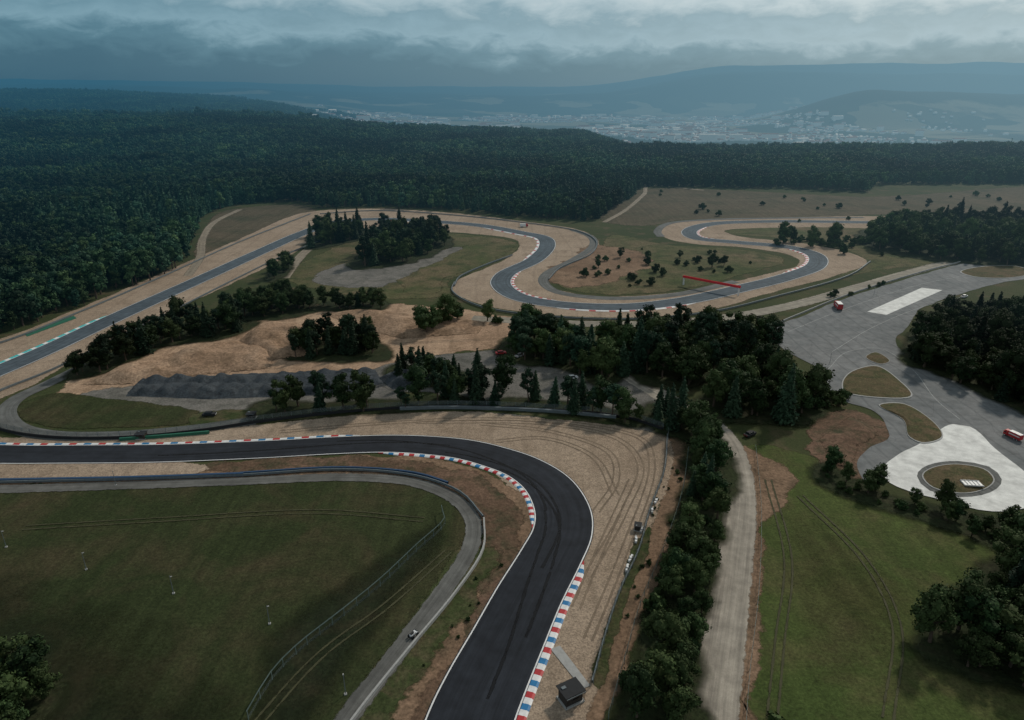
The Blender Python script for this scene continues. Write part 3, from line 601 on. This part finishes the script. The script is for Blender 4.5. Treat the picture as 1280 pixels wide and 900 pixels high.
grove([(950,300),(1110,290),(1230,305),(1100,330)],12,{Bu:1},.8,1.8,.25)
grove([(1000,395),(1060,372),(1150,343),(1140,340),(1040,366)],5,{Bu:1},.6,1.1,.2)
grove([(612,690),(640,700),(560,830),(500,900),(480,900),(560,770)],3.2,{Bu:1},.12,.3,.35,False)
grove([(835,570),(855,580),(840,660),(780,790),(755,850),(800,700)],2.6,{Bu:1},.15,.4,.35,False)
grove([(820,240),(1080,250),(1290,240),(1290,262),(1000,270),(800,276)],22,{Bu:1},.8,1.8,.22,False)

# instanced forest
def proto(name,meshes):
    col=bpy.data.collections.new(name)
    for m in meshes: col.objects.link(bpy.data.objects.new(name+"_tree",m))
    return col
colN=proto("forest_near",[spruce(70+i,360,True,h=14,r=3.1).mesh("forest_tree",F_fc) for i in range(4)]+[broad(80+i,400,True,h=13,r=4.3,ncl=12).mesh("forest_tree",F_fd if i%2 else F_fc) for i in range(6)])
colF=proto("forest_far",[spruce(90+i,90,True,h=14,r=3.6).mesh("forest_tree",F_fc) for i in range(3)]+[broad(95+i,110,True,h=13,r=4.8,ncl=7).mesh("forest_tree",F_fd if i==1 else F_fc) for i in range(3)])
def instancer(name,P,rot,scl,idx,col):
    me=bpy.data.meshes.new(name); me.from_pydata([tuple(map(float,p)) for p in P],[],[])
    for nm,ty,dt in (("rot",'FLOAT',rot),("scl",'FLOAT',scl),("idx",'INT',idx)):
        a=me.attributes.new(nm,ty,'POINT'); a.data.foreach_set('value',dt)
    o=link(bpy.data.objects.new(name,me)); g=bpy.data.node_groups.new(name,"GeometryNodeTree")
    g.interface.new_socket("Geometry",in_out='INPUT',socket_type='NodeSocketGeometry'); g.interface.new_socket("Geometry",in_out='OUTPUT',socket_type='NodeSocketGeometry')
    n=g.nodes;l=g.links; gi=n.new("NodeGroupInput"); go=n.new("NodeGroupOutput"); ip=n.new("GeometryNodeInstanceOnPoints"); ci=n.new("GeometryNodeCollectionInfo")
    ci.inputs['Collection'].default_value=col; ci.inputs['Separate Children'].default_value=True; ci.inputs['Reset Children'].default_value=True
    def na(nm,t): q=n.new("GeometryNodeInputNamedAttribute"); q.data_type=t; q.inputs[0].default_value=nm; return [s for s in q.outputs if s.enabled][0]
    l.new(gi.outputs[0],ip.inputs['Points']); l.new(ci.outputs[0],ip.inputs['Instance']); ip.inputs['Pick Instance'].default_value=True
    l.new(na("idx",'INT'),ip.inputs['Instance Index']); cx=n.new("ShaderNodeCombineXYZ"); l.new(na("rot",'FLOAT'),cx.inputs[2])
    er=n.new("FunctionNodeEulerToRotation"); l.new(cx.outputs[0],er.inputs[0]); l.new(er.outputs[0],ip.inputs['Rotation']); l.new(na("scl",'FLOAT'),ip.inputs['Scale'])
    l.new(ip.outputs[0],go.inputs[0]); mo=o.modifiers.new("instances",'NODES'); mo.node_group=g; return o
fp=[G(*p) for p in [(-500,520),(-200,478),(0,421),(60,400),(150,364),(232,335),(240,305),(252,272),(292,256),(370,252),(400,260),(470,259),(560,263),(655,272),(742,277),(772,260),(803,234),(1000,236),(1085,241),(1095,231),(1280,230),(1600,230)]]+[(9000,1100),(9000,7000),(-9000,7000),(-9000,400)]
def field(y0,y1,sp,sc,maskf=None):
    gx=np.arange(-.95*y1-100,.95*y1+100,sp); gy=np.arange(y0,y1,sp); X,Y=np.meshgrid(gx,gy)
    X=X+rng.uniform(-.45,.45,X.shape)*sp; Y=Y+rng.uniform(-.45,.45,Y.shape)*sp
    m=inpoly(X,Y,fp)&(np.abs(X)<.92*Y+120)
    if maskf is not None: m&=maskf(X,Y)
    x=X[m];y=Y[m]; z=height(x,y); N=len(x)
    s=sc*rng.uniform(.6,1.32,N)*(1+.25*fbm(x,y,.02,8))
    return np.stack([x,y,z],1),rng.uniform(0,6.28,N),s
def spec(P,nc,nd):
    q=fbm(P[:,0],P[:,1],.012,9)*1.3+rng.normal(0,.4,len(P)); con=q>.5
    return np.where(con,rng.integers(0,nc,len(P)),nc+rng.integers(0,nd,len(P))).astype(np.int32)
P,r,s=field(230,900,6.2,1.05); instancer("forest",P,r,s,spec(P,4,6),colN); n1=len(P)
P,r,s=field(900,1900,9,1.3,lambda X,Y:(X/Y<.3)|(Y<1500)); instancer("distant_forest",P,r,s,spec(P,3,3),colF); n2=len(P)
P,r,s=field(1900,5000,18,2.0,lambda X,Y:(X/Y<-.2+.10*fbm(X,Y,.003,6))&((Y<2600)|(X/Y<-.42)|(fbm(X,Y,.004,16)>.0))); instancer("distant_forest",P,r,s,spec(P,3,3),colF)
print("FOREST",n1,n2,len(P))

# ------------------------------------------------------------------ distant town
B=Build()
for k in range(11000):
    y=random.uniform(2500,7200); a=random.gauss(.12,.23)
    if a<-.36 or a>.7: continue
    x=a*y
    if noise.noise(Vector((x*.0022,y*.0014,4)))<-.05+(.12 if a<-.05 else 0): continue
    z=float(height(np.array([x]),np.array([y]))[0])
    if z>-20: continue
    w=random.uniform(12,28);d=random.uniform(10,16);hh=random.uniform(6,12)
    if random.random()<.07: w=random.uniform(40,90);d=15;hh=random.uniform(18,34)
    ro=random.choice((0,.4,-.5,1.2))+random.uniform(-.2,.2); B.box((x,y,z+hh/2),(w,d,hh),0,ro)
    b0=len(B.v); zt=z+hh
    for lx,ly,lz in ((-w/2-.5,-d/2-.5,0),(w/2+.5,-d/2-.5,0),(w/2+.5,d/2+.5,0),(-w/2-.5,d/2+.5,0),(-w/2,0,d*.3),(w/2,0,d*.3)):
        B.v.append((x+lx*cos(ro)-ly*sin(ro),y+lx*sin(ro)+ly*cos(ro),zt+.1+lz))
    mt=1 if random.random()<.6 else 0
    for q in ((0,1,5,4),(2,3,4,5),(0,4,3),(1,2,5)): B.f.append([b0+i for i in q]); B.m.append(mt)
B.obj("distant_town",[P_wall,P_roof])

# ------------------------------------------------------------------ vehicles and furniture
def truck(px,py,rz,name="red_truck",body=1,sc=.8):
    B=Build()
    B.box((-1.2,0,2.0),(5.6,2.4,2.5),body); B.box((-1.2,0,3.3),(5.5,2.3,.12),0)
    B.box((2.9,0,1.55),(2.0,2.35,1.7),1); B.box((2.8,0,2.65),(1.7,2.2,.7),1,0,.12)
    B.box((3.92,0,2.0),(.06,2.0,.75),2); B.box((3.0,1.19,2.0),(1.1,.05,.6),2); B.box((3.0,-1.19,2.0),(1.1,.05,.6),2)
    B.box((.2,0,.75),(7.4,1.0,.3),3); B.box((3.95,0,.7),(.2,2.35,.4),0)
    for x in (2.9,-1.6,-2.9):
        for y in (-1.05,1.05): B.cyl((x,y,.5),.5,.35,3,'y',14); B.cyl((x,y*1.02,.5),.22,.38,0,'y',10)
    B.box((-1.2,1.21,2.2),(5.2,.03,.5),0); B.box((-1.2,-1.21,2.2),(5.2,.03,.5),0)
    x,y=G(px,py); o=B.obj(name,[P_white,P_red,P_glass,P_dark],(x,y,Z0+.14),rz,.06); o.scale=(sc,)*3; return o
def car(px,py,rz,mat,z=.14):
    B=Build(); B.box((0,0,.62),(4.3,1.75,.6),0); B.box((-.2,0,1.15),(2.5,1.6,.55),1,0,.18); B.box((-.2,0,1.44),(1.9,1.25,.06),0)
    for x in (-1.35,1.35):
        for y in (-.8,.8): B.cyl((x,y,.34),.34,.24,2,'y',12)
    B.box((2.16,0,.6),(.04,1.4,.18),3); B.box((-2.16,0,.65),(.04,1.4,.15),4)
    x,y=G(px,py); return B.obj("parked_car",[mat,P_glass,P_dark,P_white,P_red],(x,y,Z0+z),rz,.09)
truck(1047,386,1.4,sc=1.0); truck(1265,548,1.9,sc=.66); truck(655,284,.2,"white_truck",0)
for a in ((937,545,.6,P_dark),(626,443,.3,P_red),(650,446,.8,P_white),(715,474,.25,P_white),(262,520,.1,P_dark),(1205,372,.6,P_white)): car(*a)
def hut(px,py,rz,s=1):
    B=Build(); B.box((0,0,.15),(4.2,3.4,.3),2); B.box((0,1.35,1.5),(3.6,.12,2.4),0); B.box((-1.75,0,1.5),(.12,2.6,2.4),0); B.box((1.75,0,1.5),(.12,2.6,2.4),0)
    B.box((-1.15,-1.3,1.5),(1.05,.12,2.4),0); B.box((1.3,-1.3,1.5),(.8,.12,2.4),0); B.box((.2,-1.3,.75),(1.5,.1,.9),0); B.box((.2,-1.27,2.0),(1.4,.04,1.1),3)
    B.box((0,0,2.8),(4.4,3.6,.14),1); B.box((0,-1.9,2.65),(4.2,.1,.2),4); B.box((-1.2,.6,2.95),(.9,.6,.18),4)
    for x in (-1.9,1.9): B.box((x,-1.6,1.4),(.1,.1,2.5),0)
    x,y=G(px,py); o=B.obj("marshal_hut",[P_brown,P_dark,P_conc,P_glass,P_steel],(x,y,Z0+.1),rz,.02); o.scale=(s,s,s)
hut(713,875,.5,.95); hut(797,662,1.3,.5); hut(178,548,0,.7); hut(315,523,0,.7)
for px,py in ((8,684),(108,712),(217,742),(337,780),(432,868),(145,607),(1037,455),(1092,370)):
    B=Build(); B.cyl((0,0,0),.09,4.4,0,'z',8,.05); B.box((0,0,.1),(.5,.5,.2),2); B.box((.2,0,4.4),(.45,.2,.12),1); B.cyl((0,0,4.4),.06,.25,0,'z',8)
    x,y=G(px,py); B.obj("lamp_post",[P_steel,P_conc,P_conc],(x,y,Z0),random.uniform(0,3))
a=Vector(G(853,356)); bb=Vector(G(924,370)); L=(bb-a).length; ang=math.atan2(bb.y-a.y,bb.x-a.x); B=Build()
B.box((L/2,0,4.4),(L,1.2,.2),0); B.box((L/2,-.62,4.8),(L,.1,1.0),0); B.box((L/2,.62,4.8),(L,.1,1.0),0)
for x in (0.6,L-.6):
    for y in (-.5,.5): B.box((x,y,2.15),(.3,.3,4.3),1)
    for z in (1.2,2.4,3.6): B.box((x,0,z),(.12,1.0,.12),1)
B.obj("banner_bridge",[P_banner,P_white],(a.x,a.y,Z0),ang)
for px,py in ((795,676),(802,664),(788,700),(815,640),(784,712),(820,628)):
    B=Build()
    for i in range(3): B.box((i*.9-.9,random.uniform(-.1,.1),.35),(.7,.5,.6),random.choice((0,0,1)),random.uniform(-.2,.2))
    B.box((0,0,.75),(.8,.5,.16),0,.3); x,y=G(px,py); o=B.obj("equipment_crates",[P_white,P_conc],(x,y,Z0+.1),1.2+random.uniform(-.3,.3),.04)
B=Build()
for x in (-.7,.7):
    for y in (-.5,.5): B.cyl((x,y,.35),.35,.28,1,'y',12)
B.box((0,0,.65),(1.7,.5,.35),0); B.box((-.3,0,.95),(.8,.4,.2),1); B.box((.75,0,.95),(.1,.9,.08),1); B.box((.6,0,.8),(.5,.9,.15),0)
x,y=G(517,796); B.obj("quad_bike",[P_white,P_dark],(x,y,Z0+.13),.9,.05)
patch("concrete_slab",[(688,812),(700,808),(738,858),(728,862)],Z0+.11,P_conc,0,0,sharp=True)

# ------------------------------------------------------------------ world, sun, camera
w=bpy.data.worlds.new("World"); scene.world=w; w.use_nodes=True; nt=w.node_tree; n=nt.nodes; l=nt.links; n.clear()
SE,SA=radians(38),radians(40)
sky=n.new("ShaderNodeTexSky"); sky.sky_type='NISHITA'; sky.sun_disc=False; sky.sun_elevation=SE; sky.sun_rotation=SA; sky.altitude=500; sky.dust_density=3
tc=n.new("ShaderNodeTexCoord"); sp=n.new("ShaderNodeSeparateXYZ"); l.new(tc.outputs['Generated'],sp.inputs[0])
def wm(op,a,b=None,clamp=False):
    q=n.new("ShaderNodeMath"); q.operation=op; q.use_clamp=clamp
    for i,x in enumerate((a,b)):
        if x is None: continue
        if isinstance(x,(int,float)): q.inputs[i].default_value=x
        else: l.new(x,q.inputs[i])
    return q.outputs[0]
mp=n.new("ShaderNodeMapping"); mp.inputs['Scale'].default_value=(1,1,2.4); l.new(tc.outputs['Generated'],mp.inputs[0])
def wn(sc,det,rough=.6,dist=0):
    q=n.new("ShaderNodeTexNoise"); q.inputs['Scale'].default_value=sc; q.inputs['Detail'].default_value=det; q.inputs['Roughness'].default_value=rough; q.inputs['Distortion'].default_value=dist; l.new(mp.outputs[0],q.inputs['Vector']); return q.outputs['Fac']
big=wn(5,5,.55,.2); small=wn(20,7,.6,.4)
e=wm('ADD',sp.outputs[2],wm('MULTIPLY',wm('SUBTRACT',big,.5),.055)); e=wm('ADD',e,wm('MULTIPLY',wm('SUBTRACT',small,.5),.062)); e=wm('ADD',e,wm('MULTIPLY',sp.outputs[0],.018))
def ramp(st,v):
    rp=n.new("ShaderNodeValToRGB"); c=rp.color_ramp
    c.elements[0].position=st[0][0]; c.elements[0].color=(*st[0][1],1); c.elements[1].position=st[-1][0]; c.elements[1].color=(*st[-1][1],1)
    for p,q in st[1:-1]: k=c.elements.new(p); k.color=(*q,1)
    l.new(v,rp.inputs[0]); return rp.outputs[0]
ev=wm('DIVIDE',e,.19,True)
west=ramp([(0,(.035,.12,.185)),(.16,(.04,.13,.195)),(.27,(.075,.19,.26)),(.36,(.18,.33,.41)),(.47,(.13,.265,.34)),(.58,(.26,.40,.47)),(.76,(.42,.53,.57)),(1,(.42,.50,.53))],ev)
east=ramp([(0,(.16,.29,.36)),(.16,(.14,.27,.34)),(.27,(.18,.32,.395)),(.36,(.34,.48,.55)),(.47,(.29,.42,.48)),(.58,(.53,.63,.66)),(.72,(.72,.78,.79)),(1,(.50,.56,.58))],ev)
az=n.new("ShaderNodeMapRange"); az.inputs[1].default_value=-.5; az.inputs[2].default_value=.55; l.new(sp.outputs[0],az.inputs[0])
cm=n.new("ShaderNodeMix"); cm.data_type='RGBA'; l.new(az.outputs[0],cm.inputs[0]); l.new(west,cm.inputs[6]); l.new(east,cm.inputs[7])
mr=n.new("ShaderNodeMapRange"); mr.inputs[1].default_value=.16; mr.inputs[2].default_value=.5; mr.inputs[3].default_value=10; mr.inputs[4].default_value=6.6; l.new(sp.outputs[2],mr.inputs[0])
sc=n.new("ShaderNodeVectorMath"); sc.operation='SCALE'; l.new(mr.outputs[0],sc.inputs['Scale']); l.new(cm.outputs[2],sc.inputs[0])
mx=n.new("ShaderNodeMix"); mx.data_type='RGBA'; mx.inputs[0].default_value=.92; l.new(sky.outputs[0],mx.inputs[6]); l.new(sc.outputs[0],mx.inputs[7])
bg=n.new("ShaderNodeBackground"); bg.inputs[1].default_value=.1; l.new(mx.outputs[2],bg.inputs[0]); wo=n.new("ShaderNodeOutputWorld"); l.new(bg.outputs[0],wo.inputs[0])
sd=bpy.data.lights.new("sun",'SUN'); sd.energy=2.2; sd.angle=radians(4); sd.color=(1,.92,.80); so=link(bpy.data.objects.new("sun",sd))
d=Vector((sin(SA)*cos(SE),cos(SA)*cos(SE),sin(SE))); so.rotation_euler=(-d).to_track_quat('-Z','Y').to_euler()
cam=bpy.data.cameras.new("camera"); cam.lens=36*FOC/1280; cam.sensor_width=36; cam.clip_start=1; cam.clip_end=60000
co=link(bpy.data.objects.new("camera",cam)); co.location=(0,0,HC); co.rotation_euler=(pi/2-PT,0,0); scene.camera=co
scene.view_settings.view_transform='Standard'; scene.view_settings.look='None'; scene.view_settings.exposure=0
print("OBJ",len(bpy.data.objects))
